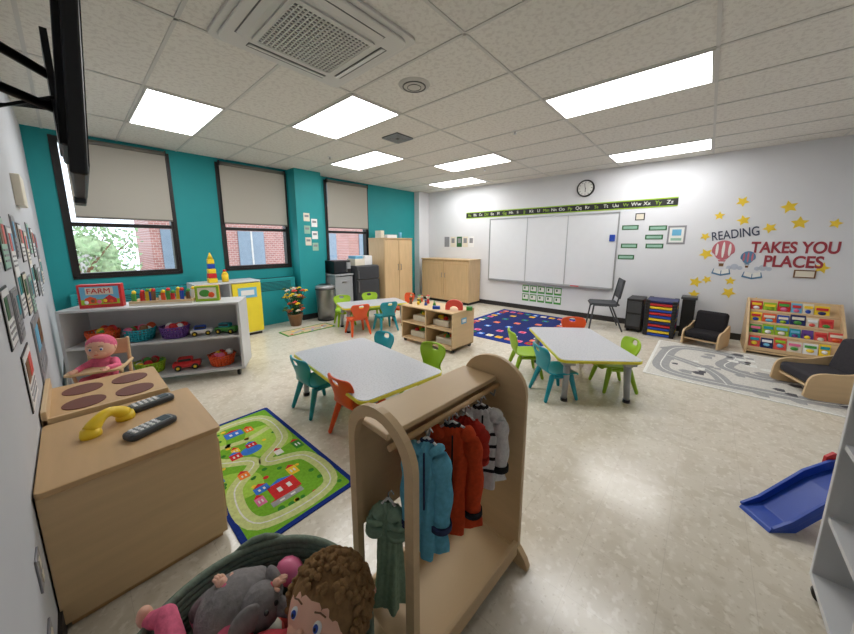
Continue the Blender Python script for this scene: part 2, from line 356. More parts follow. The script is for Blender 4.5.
chair(3.45,4.0,75,'teal'); chair(3.0,4.17,75,'orange'); chair(3.75,4.72,250,'lime'); chair(4.12,4.25,170,'orange'); chair(3.2,4.83,250,'lime')
# ---------------------------------------------------------------- cubby
def cubby(name,loc,rz,L,D,Hh,ncol,nrow,wood,th=.02,back=True,z0=.05,topm=None):
    b=B(name,loc,rz)
    b.box(-L/2,L/2,0,D,Hh-th,Hh,topm or wood,.004); b.box(-L/2,L/2,0,D,z0,z0+th,wood)
    b.box(-L/2,-L/2+th,.0,D,z0,Hh-th,wood); b.box(L/2-th,L/2,.0,D,z0,Hh-th,wood)
    if back: b.box(-L/2+th,L/2-th,D-.01,D,z0+th,Hh-th,wood)
    for i in range(1,ncol): 
        x=-L/2+L*i/ncol; b.box(x-th/2,x+th/2,.005,D-.01,z0+th,Hh-th,wood)
    for j in range(1,nrow):
        z=z0+(Hh-z0)*j/nrow; b.box(-L/2+th,L/2-th,.005,D-.01,z-th/2,z+th/2,wood)
    return b
b=cubby('wooden_cubby_shelf',(3.23,2.89,0),radians(-90),.97,.5,.56,2,2,birch)
for sx in (-.45,.45):
    for y in (.05,.45): b.cyl((sx-.012,y,.027),(sx+.012,y,.027),.027,black); b.cyl((sx,y,.03),(sx,y,.06),.01,steel)
b.boxc((.487,.25,.42),(.004,.12,.08),C['sky']); b.boxc((.489,.25,.42),(.003,.08,.04),paper)
b.done()
b=B('wooden_block_toys'); b.M=Mloc(3.45,2.55,.56,-60)
P=[(-.12,0),(-.12,.06)]+[(.12*cos(pi-pi*i/10),.06+.08*sin(pi*i/10)) for i in range(1,10)]+[(.12,.06),(.12,0),(.06,0)]+[(.06*cos(pi*i/8),.05*sin(pi*i/8)+.005) for i in range(1,8)]+[(-.06,0)]
b.prism(P,-.03,.03,C['coral'],cols((1,0,0),(0,0,1),(0,-1,0),(0,0,0)))
b.box(-.3,-.2,-.03,.03,0,.04,C['blue']); b.box(.17,.25,-.03,.03,0,.05,C['green']); b.done()
b=B('toy_figures')
for i,(x,y,h,c) in enumerate(((3.5,3.25,.12,'green'),(3.4,3.18,.09,'yellow'),(3.55,3.12,.13,'red'),(3.42,3.05,.08,'blue'),(3.6,3.3,.1,'orange'),(3.36,3.3,.1,'brown'),(3.5,2.95,.07,'green'))):
    b.cyl((x,y,.56),(x,y,.56+h*.65),.025,C[c],.014); b.sph((x,y,.56+h*.78),h*.24,C[('cream','brown')[i%2]]); b.sph((x,y,.56+h*.92),(h*.22,h*.22,h*.1),C[c])
b.done()
b=B('shelf_toys')
for y,z,c in ((3.15,.071,'blue'),(2.65,.071,'red'),(3.1,.316,'green'),(2.7,.316,'orange')):
    b.boxc((3.45,y,z+.045),(.22,.28,.09),C['cream'],.01)
    for i in range(5): b.sph((3.38+random.uniform(0,.12),y+random.uniform(-.1,.1),z+.1),.035,C[random.choice(['red','blue','yellow','green','orange'])],seg=10)
b.done()
# ---------------------------------------------------------------- left white shelf with toys
Lx=1.5; ang=math.atan2(-.735,1.313); cx,cy=(-.15+1.16)/2,(4.49+3.755)/2
b=cubby('toy_shelf_unit',(cx,cy,0),ang,Lx,.40,.84,1,2,white,th=.025,z0=.08,topm=mat('shelf_top_white',(196,198,199),.3))
for sx in (-.68,.68):
    for y in (.06,.34): b.cyl((sx-.014,y,.035),(sx+.014,y,.035),.035,black); b.cyl((sx,y,.035),(sx,y,.085),.012,steel)
b.done()
SM=Mloc(cx,cy,0,math.degrees(ang))
def tbasket(name,x,y,z,c,r=.125,h=.12):
    b=B(name); b.M=SM@M2(x,y,z); m=C[c]
    b.lathe([(0,.004),(r*.8,.004),(r*.82,.02)],(0,0,0),m); 
    for k in range(5): b.torus((0,0,.02+k*(h-.02)/4),r*(.83+.042*k),.0075,m)
    for i in range(24):
        a=2*pi*i/24; b.cyl((r*.82*cos(a),r*.82*sin(a),.01),(r*cos(a),r*sin(a),h),.008,m,seg=6)
    for i in range(12): b.sph((random.uniform(-.6,.6)*r,random.uniform(-.6,.6)*r,h*.9+random.uniform(-.01,.03)),random.uniform(.025,.042),C[random.choice(['red','yellow','green','white','orange','brown','pink'])],seg=10)
    for s_ in (-1,1): b.tube([(s_*r*.98,-.03,h),(s_*r*1.12,0,h+.005),(s_*r*.98,.03,h)],.006,m,seg=6)
    b.done()
z1=.08+.38+.0125; z2=.105
tbasket('toy_food_basket',-.50,.14,z1,'orange'); tbasket('toy_food_basket',-.20,.14,z1,'teal'); tbasket('toy_food_basket',.10,.14,z1,'purple')
tbasket('toy_food_basket',-.16,.15,z2,'lime'); tbasket('toy_food_basket',.5,.16,z2,'orange')
def toycar(name,x,y,z,c,c2,rz=0,k=1.):
    b=B(name); b.M=SM@Mloc(x,y,z,rz)@Matrix.Scale(k,4)
    b.boxc((0,0,.045),(.2,.09,.045),C[c],.012); b.boxc((-.01,0,.085),(.11,.08,.045),C[c2],.015); b.boxc((-.01,0,.09),(.09,.084,.02),black)
    for sx in (-.06,.06):
        for sy in (-1,1): b.cyl((sx,sy*.03,.026),(sx,sy*.052,.026),.026,black); b.cyl((sx,sy*.052,.026),(sx,sy*.054,.026),.012,C['yellow'])
    b.done()
toycar('toy_car',.34,.14,z1,'white','blue',10); toycar('toy_car',.58,.14,z1,'green','teal',-15,1.1); toycar('toy_truck',.17,.14,z2,'red','red',10,1.25)
b=B('farm_puzzle_box'); b.M=SM@Mloc(-.46,.14,.84,8)
b.boxc((0,0,.115),(.32,.08,.23),C['red'],.003); b.boxc((0,-.041,.125),(.28,.003,.17),C['sky']); b.boxc((0,-.043,.165),(.2,.003,.07),C['cream']); b.boxc((0,-.042,.06),(.28,.003,.05),C['lime'])
b.prism([(-.05,0),(.05,0),(.05,.04),(0,.08),(-.05,.04)],.0,.004,C['red'],cols((1,0,0),(0,0,1),(0,-1,0),(.07,-.043,.045)))
b.prism([(-.04,0),(.04,0),(.04,.05),(0,.07),(-.04,.05)],.0,.004,C['orange'],cols((1,0,0),(0,0,1),(0,-1,0),(-.07,-.043,.045)))
for i in range(5): b.sph((-.1+.045*i,-.045,.06+.01*(i%2)),(.018,.004,.02),C[['white','brown','pink','yellow','orange'][i]],seg=8)
o=b.done(); text('farm_label','FARM',.07,C['red'],b.M@cols((1,0,0),(0,0,1),(0,-1,0),(-.005,-.046,.165)),o)
b=B('toy_animal_tray'); b.M=SM@Mloc(0.03,.2,.84,0); b.box(-.27,.27,-.1,.1,0,.02,C['cream'])
b.ring([(-.27,-.1),(.27,-.1),(.27,.1),(-.27,.1)],[(-.26,-.09),(.26,-.09),(.26,.09),(-.26,.09)],.02,.045,birch)
for i in range(13):
    x=-.24+.04*i; c=['green','red','yellow','blue','brown','white','orange'][i%7]; y=random.uniform(-.06,.05); h=random.uniform(.06,.12)
    b.boxc((x,y,.02+h/2),(.034,.03,h),C[c],.006); b.sph((x+.005,y,.03+h),.02,C[['yellow','red','green'][i%3]],seg=8)
b.done()
b=B('picture_book_stack'); b.M=SM@Mloc(.42,.2,.84,5)
for i,c in enumerate(['lime','yellow','red']): b.boxc((0,.03*i-.03,.085),(.22,.018,.17),C[c],.002)
b.boxc((0,-.042,.09),(.17,.004,.12),C['cream']); b.sph((-.02,-.044,.09),(.05,.004,.04),C['green']); b.sph((.04,-.045,.07),(.03,.004,.03),C['orange']); b.done()
# ---------------------------------------------------------------- yellow / white cabinet by window
yel=mat('yellow_laminate',(236,214,52),.4,var=.03)
b=B('low_storage_cabinet'); b.box(1.12,2.0,5.36,5.8,.86,.885,white,.004); b.box(1.12,1.14,5.37,5.8,.04,.86,white); b.box(1.98,2.0,5.37,5.8,.04,.86,white); b.box(1.14,1.98,5.38,5.8,.04,.07,white); b.box(1.14,1.98,5.78,5.8,.07,.86,white)
b.box(1.56,1.58,5.38,5.78,.07,.86,white); b.box(1.14,1.56,5.4,5.78,.45,.47,white); b.box(1.585,1.998,5.355,5.372,.06,.85,yel,.003); b.box(1.66,1.93,5.35,5.356,.62,.78,C['sky']); b.box(1.70,1.89,5.347,5.351,.66,.74,paper)
b.box(1.62,1.64,5.34,5.356,.4,.5,steel)
b.box(1.14,1.98,5.4,5.78,0,.04,black); b.done()
b=B('stacking_block_tower')
for i,c in enumerate(['yellow','red','yellow','blue','yellow']): b.boxc((1.38,5.5,.885+.035+i*.07),(.11-.008*i,.11-.008*i,.066),C[c],.006)
b.cyl((1.38,5.5,1.235),(1.38,5.5,1.33),.04,C['yellow'],.005); b.done()
b=B('toy_bottle'); b.cyl((1.55,5.5,.885),(1.55,5.5,1.0),.045,C['yellow']); b.cyl((1.55,5.5,1.0),(1.55,5.5,1.04),.045,C['yellow'],.02); b.cyl((1.55,5.5,1.04),(1.55,5.5,1.07),.022,C['red']); b.done()
b=B('potted_artificial_flowers'); px,py=2.58,5.45
b.lathe([(0,0),(.09,0),(.13,.2),(.135,.22),(.12,.22),(.11,.19),(0,.19)],(px,py,0),C['brown'])
for i in range(60):
    a=random.uniform(0,2*pi); r=random.uniform(.02,.20); z=random.uniform(.27,.68); p=(px+r*cos(a),py+r*sin(a),z)
    b.tube([(px,py,.18),(px+r*.5*cos(a),py+r*.5*sin(a),z*.7),p],.005,C['darkgreen'],seg=5)
    c=C[random.choice(['orange','cream','brown','yellow','darkgreen','coral'])]
    for k in range(5): b.sph((p[0]+.025*cos(k*1.257),p[1]+.02*sin(k*1.257),p[2]+.01*sin(k*2)),(.022,.022,.011),c,seg=8)
    b.sph(p,.013,C['yellow'],seg=8)
b.done()
b=B('trash_can'); b.lathe([(0,.0),(.15,.0),(.175,.6),(.18,.62),(.18,.66),(.12,.69),(0,.70)],(3.18,5.42,0),steel); b.torus((3.18,5.42,.61),.178,.012,black); b.torus((3.18,5.42,.02),.152,.014,black)
b.lathe([(.0,.702),(.1,.697),(.12,.688)],(3.18,5.42,0),black); b.done()
b=B('column_notices'); b.M=WBk(3.1,0,0,5.72)
for x,z,c in ((-.05,1.95,'cream'),(.1,1.85,'white'),(-.05,1.72,'mint'),(.1,1.62,'white'),(-.04,1.5,'cream'),(.1,1.4,'mint')): b.boxc((x,z,.002),(.12,.15,.003),C[c]); b.boxc((x,z+.02,.004),(.08,.04,.002),C['grey'])
b.done()
b=B('mini_fridge'); b.box(3.9,4.5,5.42,5.95,.03,1.0,dgrey,.012); fd=mat('fridge_door',(66,68,72),.35,metal=.3); b.box(3.905,4.495,5.385,5.415,.05,.7,fd,.008); b.box(3.905,4.495,5.385,5.415,.715,.985,fd,.008)
b.box(3.93,3.945,5.36,5.385,.45,.68,steel); b.box(3.93,3.945,5.36,5.385,.73,.9,steel); b.box(3.95,4.45,5.45,5.9,0,.03,black)
b.done()
b=B('side_counter'); b.box(3.42,3.87,5.45,5.95,.82,.85,lgrey,.004); b.box(3.44,3.46,5.47,5.93,0,.82,lgrey); b.box(3.83,3.85,5.47,5.93,0,.82,lgrey); b.box(3.46,3.83,5.9,5.93,0,.82,lgrey); b.box(3.46,3.83,5.47,5.49,.1,.8,lgrey); b.box(3.6,3.7,5.455,5.47,.68,.7,steel); b.done()
b=B('microwave_oven'); b.box(3.45,3.84,5.5,5.85,.862,1.12,black,.01); b.box(3.46,3.73,5.49,5.5,.88,1.1,mat('mw_glass',(40,44,48),.15)); b.box(3.72,3.735,5.475,5.49,.89,1.09,steel); b.box(3.75,3.83,5.492,5.5,.95,1.08,lgrey)
for x in (3.48,3.8): b.cyl((x,5.6,.85),(x,5.6,.865),.015,black)
b.done()
b=B('storage_boxes'); b.box(3.95,4.2,5.5,5.8,1.0,1.14,C['cream'],.005); b.box(4.22,4.42,5.52,5.8,1.0,1.2,C['white'],.005); b.box(3.98,4.17,5.52,5.78,1.14,1.2,C['sky'],.005); b.done()
def cabinet(name,x0,x1,y0,y1,h,face,z0=.06,doors=2):
    b=B(name); w=maple
    if face=='-y':
        b.box(x0,x1,y0+.02,y1,z0,h,w,.004); n=doors; W=(x1-x0)/n
        for i in range(n):
            a=x0+i*W+.006; c=x0+(i+1)*W-.006; b.box(a,c,y0,y0+.02,z0+.02,h-.03,w,.004)
            hx=c-.04 if i%2==0 else a+.04; b.tube([(hx,y0,h*.55),(hx,y0-.03,h*.55),(hx,y0-.03,h*.55+.12),(hx,y0,h*.55+.12)],.006,steel,8)
        b.box(x0+.03,x1-.03,y0+.05,y1-.02,0,z0,black); b.box(x0-.008,x1+.008,y0-.005,y1,h,h+.025,w,.004)
    else:
        b.box(x0+.02,x1,y0,y1,z0,h,w,.004); n=doors; W=(y1-y0)/n
        for i in range(n):
            a=y0+i*W+.008; c=y0+(i+1)*W-.008; b.box(x0,x0+.02,a,c,z0+.02,h-.03,w,.004); b.ring([(a+.05,z0+.08),(c-.05,z0+.08),(c-.05,h-.09),(a+.05,h-.09)],[(a+.06,z0+.09),(c-.06,z0+.09),(c-.06,h-.1),(a+.06,h-.1)],x0-.003,x0,birch2,cols((0,1,0),(0,0,1),(1,0,0),(0,0,0)))
            hy=c-.04 if i%2==0 else a+.04; b.tube([(x0,hy,h*.6),(x0-.03,hy,h*.6),(x0-.03,hy,h*.6+.1),(x0,hy,h*.6+.1)],.006,steel,8)
        b.box(x0+.05,x1-.02,y0+.03,y1-.03,0,z0,black); b.box(x0-.01,x1,y0-.008,y1+.008,h,h+.025,w,.004)
    b.done()
cabinet('tall_wooden_cabinet',4.66,5.54,5.38,5.94,1.56,'-y')
cabinet('low_wooden_cabinet',6.12,6.62,4.12,5.6,1.06,'-x',doors=2)
b=B('cabinet_top_items'); b.box(4.75,4.85,5.6,5.8,1.585,1.75,C['cream']); b.box(4.9,5.2,5.55,5.8,1.585,1.66,C['white']); b.cyl((5.35,5.6,1.585),(5.35,5.6,1.72),.04,C['sky']); b.done()
# ---------------------------------------------------------------- rugs
def rugbase(name,x0,x1,y0,y1,mb,mf,bw=.04,r=.02):
    b=B(name); b.prism(rrect(x0,x1,y0,y1,r),0.0005,.006,mb); b.prism(rrect(x0+bw,x1-bw,y0+bw,y1-bw,r),.006,.0066,mf); return b
fg=fab('rug_green',(118,176,48)); fn=fab('rug_navy',(28,52,130)); road=fab('rug_road',(200,210,140)); fr=fab('rug_red',(205,50,50)); fb=fab('rug_blue',(60,120,210)); fy=fab('rug_yellow',(240,200,60)); fdg=fab('rug_dark_green',(60,130,50)); fo=fab('rug_orange',(235,130,50)); fw=fab('rug_white',(225,225,220)); fgr=fab('rug_grey',(160,160,160)); fcr=fab('rug_cream',(208,205,198)); fdgr=fab('rug_charcoal',(90,90,95)); fbr=fab('rug_beige',(196,176,140)); fpi=fab('rug_pink',(220,120,160)); flg=fab('rug_lime',(165,205,80))
b=rugbase('town_road_rug',.39,1.02,1.48,2.84,fn,fg,.03)
for P in (spl([(.44,1.9),(.6,1.86),(.64,2.02),(.5,2.15),(.43,2.1)]),spl([(.7,2.2),(.95,2.2),(.97,2.5),(.75,2.55)]),spl([(.45,2.45),(.6,2.5),(.6,2.78),(.44,2.78)])): b.prism(P,.0062,.0068,flg)
rp=spl([(.5,1.62),(.9,1.6),(.93,1.95),(.72,2.1),(.92,2.3),(.9,2.7),(.5,2.72),(.48,2.35),(.66,2.15),(.48,1.95)])
b.ribbon(rp,.085,.0070,road,True); b.ribbon(rp,.008,.0074,fw,True)
b.ribbon(spl([(.52,2.5),(.7,2.45),(.9,2.5)],8,False),.05,.0069,road)
for i,(x,y,w,h,m) in enumerate(((.70,1.78,.16,.12,fr),(.60,1.86,.08,.06,fb),(.80,1.88,.06,.08,fy),(.68,2.6,.12,.08,fb),(.78,2.58,.06,.07,fo),(.6,2.3,.07,.07,fr),(.82,2.13,.05,.06,fw),(.95,2.12,.06,.1,fdg),(.57,2.06,.06,.06,fo),(.45,2.14,.05,.09,fb),(.68,1.69,.18,.04,fgr),(.62,2.37,.05,.05,fy),(.56,1.77,.05,.07,fpi),(.72,2.36,.07,.05,fr))):
    b.box(x-w/2,x+w/2,y-h/2,y+h/2,.0066,.0076,m); b.prism([(x-w/2,y+h/2),(x+w/2,y+h/2),(x,y+h/2+.03)],.0066,.0078,fb if m is fr else fr)
    for k in range(2): b.box(x-w*.25+k*w*.35,x-w*.1+k*w*.35,y-h*.2,y+h*.15,.0076,.008,fw)
for i in range(50):
    x,y=random.uniform(.45,.98),random.uniform(1.54,2.78); b.prism(circ(x,y,random.uniform(.01,.02),10),.0067,.0069,random.choice([fdg,fdg,fdg,fy,fr]))
b.prism(circ(.7,2.3,.07,16,.05),.0066,.0074,fb); b.done()
b=rugbase('alphabet_rug',4.15,6.35,1.65,3.3,fn,fab('rug_navy2',(38,48,104)),.12)
pal=[fr,fy,fdg,fo,fb,fpi,fw]
for i in range(12):
    for j in range(9):
        x=4.29+.165*i; y=1.78+.165*j
        if i in(0,11) or j in (0,8) or (i*2+j)%4==0: b.prism(rrect(x,x+.11,y,y+.11,.02),.0066,.0074,pal[(i*3+j*5)%7]); b.prism(circ(x+.055,y+.055,.03,10),.0074,.0079,pal[(i*3+j*5+2)%7])
b.done()
b=rugbase('grey_road_rug',4.22,5.85,-1.35,.42,fw,fcr,.03)
rq=spl([(4.45,.2),(5.0,.28),(5.6,.15),(5.6,-.4),(5.05,-.3),(4.9,-.7),(5.5,-1.1),(4.6,-1.15),(4.42,-.5)])
for w,m,z in ((.17,fgr,.0070),(.012,fw,.0076)):
    b.ribbon(rq,w,z,m,True); b.ribbon(spl([(4.4,-.3),(4.8,-.15),(5.1,.26)],8,False),w*.8,z-.0002,m)
for i in range(46):
    x,y=random.uniform(4.32,5.72),random.uniform(-1.2,.3); w=random.uniform(.05,.12); b.prism([(x-w/2,y),(x+w/2,y),(x+w/2,y+w*.7),(x,y+w*1.1),(x-w/2,y+w*.7)],.0066,.0073,random.choice([fdgr,fgr,fgr,fw])); 
b.done()
b=rugbase('small_play_rug',2.15,3.02,4.85,5.2,fdg,fbr,.03)
b.ribbon(spl([(2.3,4.95),(2.55,5.05),(2.8,4.95),(2.92,5.05)],8,False),.06,.007,fgr)
for i in range(9): b.prism(circ(2.25+.09*i,4.92+.15*(i%2),.025,10),.0066,.0073,pal[i%7])
b.done()
# ---------------------------------------------------------------- right wall: whiteboard etc
wb=mat('whiteboard_enamel',(228,230,234),.15,var=.01)
b=B('whiteboard'); b.M=WR(0,0,.001)
y0,y1,z0,z1=1.27,3.88,.64,2.0
b.box(-y1,-y0,z0,z1,0,.02,wb); alu=mat('aluminium',(170,172,175),.35,metal=.6)
for a,c,d,e in ((-y1-.02,-y0+.02,z1,z1+.025),(-y1-.02,-y0+.02,z0-.025,z0),(-y1-.02,-y1,z0,z1),(-y0,-y0+.02,z0,z1)): b.box(a,c,d,e,0,.03,alu)
for yy in (2.98,2.14): b.box(-yy-.006,-yy+.006,z0,z1,.02,.024,alu)
b.box(-y1+.02,-y0-.02,z0-.035,z0-.02,.0,.08,alu); b.boxc((-1.34,1.56,.03),(.09,.12,.02),C['blue'],.005); b.box(-2.0,-1.85,z0-.02,z0-.005,.03,.06,C['red']); b.done()
b=B('alphabet_strip'); b.M=WR(0,0,.001); b.box(-4.58,-.45,2.07,2.205,0,.004,mat('strip_black',(25,28,25),.6)); b.box(-4.58,-.45,2.19,2.21,.004,.006,C['lime']); b.box(-4.58,-.45,2.062,2.08,.004,.006,C['lime']); o=b.done()
al='ABCDEFGHIJKLMNOPQRSTUVWXYZ'
for i,ch in enumerate(al): text('letter_'+ch,ch+ch.lower(),.085,paper if i%3 else C['lime'],WR(4.48-i*.157,2.135,.007),o)
b=B('wall_clock'); b.M=WR(1.865,2.49,.001); b.lathe([(0,0),(.155,0),(.155,.03),(.142,.04),(.13,.03)],(0,0,0),black,40); b.prism(circ(0,0,.135,40),.0,.025,paper)
for i in range(12):
    a=i*pi/6; b.boxc((.11*sin(a),.11*cos(a),.027),(.008,.02,.003),black,rot=(0,0,-a))
b.boxc((.0,-.032,.03),(.01,.075,.003),black); b.boxc((-.01,.042,.032),(.007,.095,.003),black,rot=(0,0,.15)); b.sph((0,0,.032),.01,black,seg=8); b.done()
b=B('number_cards'); b.M=WR(0,0)
for i in range(5):
    for j in range(2):
        x=-2.95+.175*i; z=.28+.19*j; b.boxc((x,z,.002),(.15,.16,.003),C['green']); b.boxc((x,z+.01,.004),(.12,.1,.003),paper); b.boxc((x-.02,z+.02,.006),(.03,.05,.002),C['darkgreen'])
b.done()
b=B('wall_display_photos'); b.M=WR(0,0)
for x,c in ((-5.18,'grey'),(-4.98,'cream'),(-4.78,'darkgreen'),(-4.6,'cream'),(-4.42,'white')): b.boxc((x,1.5,.002),(.16,.26,.003),C[c]); b.boxc((x,1.53,.004),(.1,.12,.002),C['grey'])
b.done()
b=B('word_labels'); b.M=WR(0,0)
for x,z in ((-1.08,1.74),(-.68,1.72),(-1.07,1.42),(-.7,1.42),(-1.1,1.22),(-.72,1.57)):
    b.boxc((x,z,.002),(.25,.08,.003),C['darkgreen']); b.boxc((x,z,.004),(.21,.045,.002),C['mint'])
b.boxc((-.95,1.92,.002),(.14,.12,.003),black); b.boxc((-.95,1.92,.004),(.11,.09,.002),C['cream']); b.boxc((-.42,1.6,.002),(.24,.3,.003),C['grey']); b.boxc((-.42,1.6,.004),(.19,.24,.002),paper); b.boxc((-.42,1.64,.006),(.12,.1,.002),C['sky']); b.boxc((-.42,1.53,.006),(.14,.04,.002),C['mint']); b.done()
e=empty('reading_quote_decal',(0,0,0))
nv=mat('decal_navy',(58,66,88),.6); rd=mat('decal_red',(158,56,68),.6)
text('word_reading','READING',.185,nv,WR(-.27,1.60,.003)@Matrix.Rotation(radians(9),4,'Z'),e,xs=.66,bold=.002)
text('word_takes_you','TAKES YOU',.215,rd,WR(-.875,1.40,.003),e,bold=.006,xs=.72)
text('word_places','PLACES',.22,rd,WR(-.89,1.205,.003),e,bold=.006,xs=.76)
def balloon(nm,Y,z,r,c1,c2):
    b=B(nm); b.M=WR(Y,z)
    b.prism([(r*1.0*sin(t)*(1 if cos(t)>-.3 else .8),r*1.15*cos(t)) for t in [2*pi*i/28 for i in range(28)]],0,.003,c1)
    for s_ in (-.55,0,.55): b.prism(circ(s_*r,.05*r,r*.13,14,r*.95*(1-abs(s_)*.4)),.003,.004,c2)
    b.prism([(-.35*r,-1.15*r),(.35*r,-1.15*r),(.28*r,-1.3*r),(-.28*r,-1.3*r)],0,.003,c1); b.boxc((0,-1.7*r,.002),(.4*r,.35*r,.003),C['brown'])
    for s_ in (-1,1): b.boxc((s_*.22*r,-1.42*r,.002),(.02*r,.4*r,.002),C['brown'])
    b.done(e)
dpk=mat('decal_pink',(196,110,120),.6)
balloon('balloon_red',-.17,1.36,.13,dpk,paper); balloon('balloon_blue',-.45,1.26,.08,mat('decal_blue',(90,130,165),.6),dpk)
b=B('cloud_and_book_decals'); b.M=WR(0,0); cl=mat('decal_cloud',(190,198,212),.6); db=mat('decal_blue',(90,130,165),.6)
for X,z in ((.32,1.1),(.62,1.1)):
    for dx,dz,r in ((-.06,0,.03),(0,.015,.045),(.06,0,.03)): b.prism(circ(X+dx,z+dz,r,14),0,.002,cl)
for X,z in ((.18,1.03),(.52,1.0)):
    b.prism([(X-.11,z-.03),(X,z-.06),(X,z+.02),(X-.09,z+.05)],0,.004,db); b.prism([(X+.11,z-.03),(X,z-.06),(X,z+.02),(X+.09,z+.05)],0,.0042,db)
    b.prism([(X-.09,z-.01),(X-.005,z-.035),(X-.005,z+.03),(X-.08,z+.055)],.004,.006,paper); b.prism([(X+.09,z-.01),(X+.005,z-.035),(X+.005,z+.03),(X+.08,z+.055)],.004,.006,paper)
b.done(e)
b=B('star_stickers'); b.M=WR(0,0); st=mat('star_yellow',(240,206,60),.5)
for i,(Y,z) in enumerate(((-.07,1.88),(-.30,2.07),(-.77,1.96),(-1.2,1.72),(-.62,1.68),(-.89,1.74),(.06,1.57),(-.34,1.8),(.1,.85),(-.03,.90),(.1,.65),(-.3,.72),(-.62,.62),(-1.16,1.14),(.02,1.3),(-.3,.9))):
    r=.066+.012*(i%3); a0=i*.5; b.prism([((r if k%2==0 else r*.48)*sin(a0+k*pi/5)-Y,(r if k%2==0 else r*.48)*cos(a0+k*pi/5)+z) for k in range(10)],0,.004,st)
b.done()
b=B('wall_sign'); b.M=WR(-1.02,1.05); b.boxc((0,0,.006),(.2,.11,.01),C['brown']); b.boxc((0,0,.012),(.17,.08,.003),C['cream']); b.done()
# ---------------------------------------------------------------- black stacking chair
b=B('stacking_chair',(6.08,1.27,0),radians(20))
cs=mat('chair_grey_plastic',(50,53,57),.5)
for sx in (-1,1):
    b.tube([(sx*.23,.22,0.013),(sx*.21,.17,.43),(sx*.21,-.16,.43),(sx*.2,-.24,.86)],.013,dgrey)
    b.tube([(sx*.23,-.27,0.013),(sx*.21,-.1,.42)],.013,dgrey)
b.boxc((0,.0,.45),(.44,.42,.03),cs,.012); b.boxc((0,.2,.44),(.42,.06,.025),cs,.008,rot=(-.4,0,0))
b.boxc((0,-.225,.71),(.43,.026,.32),cs,.012,rot=(.16,0,0)); b.tube([(-.21,0,.42),(.21,0,.42)],.01,chrome); b.done()
b=B('stacked_rest_mats')
for i,c in enumerate(['blue','yellow','blue','red','navy','yellow','blue','red','blue','yellow','red','navy']): 
    b.boxc((6.25,.46,.03+.048*i),(.44,.40,.036),C[c],.008); 
    for sx in (-.2,.2):
        for sy in (-.17,.17): b.boxc((6.25+sx,.46+sy,.03+.048*i),(.05,.06,.047),black,.004)
b.done()
b=B('black_media_cart'); b.box(6.1,6.55,.70,.93,.05,.56,black,.01); b.box(6.09,6.1,.72,.91,.1,.3,dgrey); b.box(6.09,6.1,.72,.91,.33,.52,dgrey)
for x in (6.15,6.5):
    for y in (.74,.89): b.sph((x,y,.026),.026,black,seg=10)
b.done()
b=B('black_storage_bin'); b.box(6.32,6.55,.06,.22,.0,.60,black,.01); b.box(6.30,6.56,.04,.24,.60,.64,dgrey,.008); b.done()
blk=fab('black_vinyl',(42,40,42),.1)
def lounge(x,y,face,k=1,cush=None):
    cush=cush or blk
    b=B('toddler_lounge_chair',(x,y,0.007),radians(face-90)); b.M=Matrix.Diagonal((k*.86,k,k,1))
    for sx in (-1,1):
        P=spl([(-.27,.01),(-.1,.0),(.1,.0),(.26,.02),(.27,.08),(.25,.20),(.18,.25),(.02,.26),(-.12,.30),(-.22,.32),(-.27,.2)],4)
        b.prism(P,-.012,.012,birch,cols((0,1,0),(0,0,1),(1,0,0),(sx*.25,0,0)))
    b.boxc((0,.02,.17),(.48,.42,.10),cush,.035,seg=4); b.boxc((0,-.19,.34),(.46,.11,.34),cush,.05,rot=(.22,0,0),seg=5); b.boxc((0,.0,.105),(.48,.44,.02),birch)
    b.done()
lounge(6.0,-.10,165,.92); lounge(4.78,-1.0,112,1.05,fab('grey_vinyl',(62,60,64),.1))
b=B('book_display_rack')
prof=[(5.93,0),(6.6,0),(6.6,.66),(6.5,.69),(6.35,.56),(6.2,.42),(6.05,.28),(5.95,.18),(5.93,.1)]
for Y in (-.52,-1.36): b.prism(prof,-.012,.012,birch,cols((1,0,0),(0,0,1),(0,-1,0),(0,Y,0)))
b.box(6.58,6.6,-1.35,-.53,0,.66,birch); b.box(5.95,6.58,-1.35,-.53,.03,.05,birch)
bc=['red','blue','yellow','green','orange','sky','cream','purple','teal','pink','white','coral','lime','navy']
for j in range(4):
    x=5.96+.145*j; z=.07+.14*j
    b.box(x,x+.145,-1.348,-.532,z-.012,z,birch); b.box(x-.006,x+.006,-1.348,-.532,z-.012,z+.03,birch); 
    b.boxc((x+.11,-.94,z+.09),(.012,.816,.22),birch,rot=(0,.5,0))
    y=-.545
    while y>-1.24:
        w=random.uniform(.09,.14); h=random.uniform(.15,.19); yc=y-w/2; y-=w+.008
        b.boxc((x+.055,yc,z+h/2-.005),(.014,w,h),C[random.choice(bc)],rot=(0,.35,0))
        b.boxc((x+.054,yc,z+h*.72),(.006,w*.8,h*.2),C[random.choice(bc)],rot=(0,.35,0)); b.sph((x+.04,yc,z+h*.42),(.012,w*.28,h*.14),C[random.choice(bc)],rot=(0,.35,0),seg=8)
b.done()
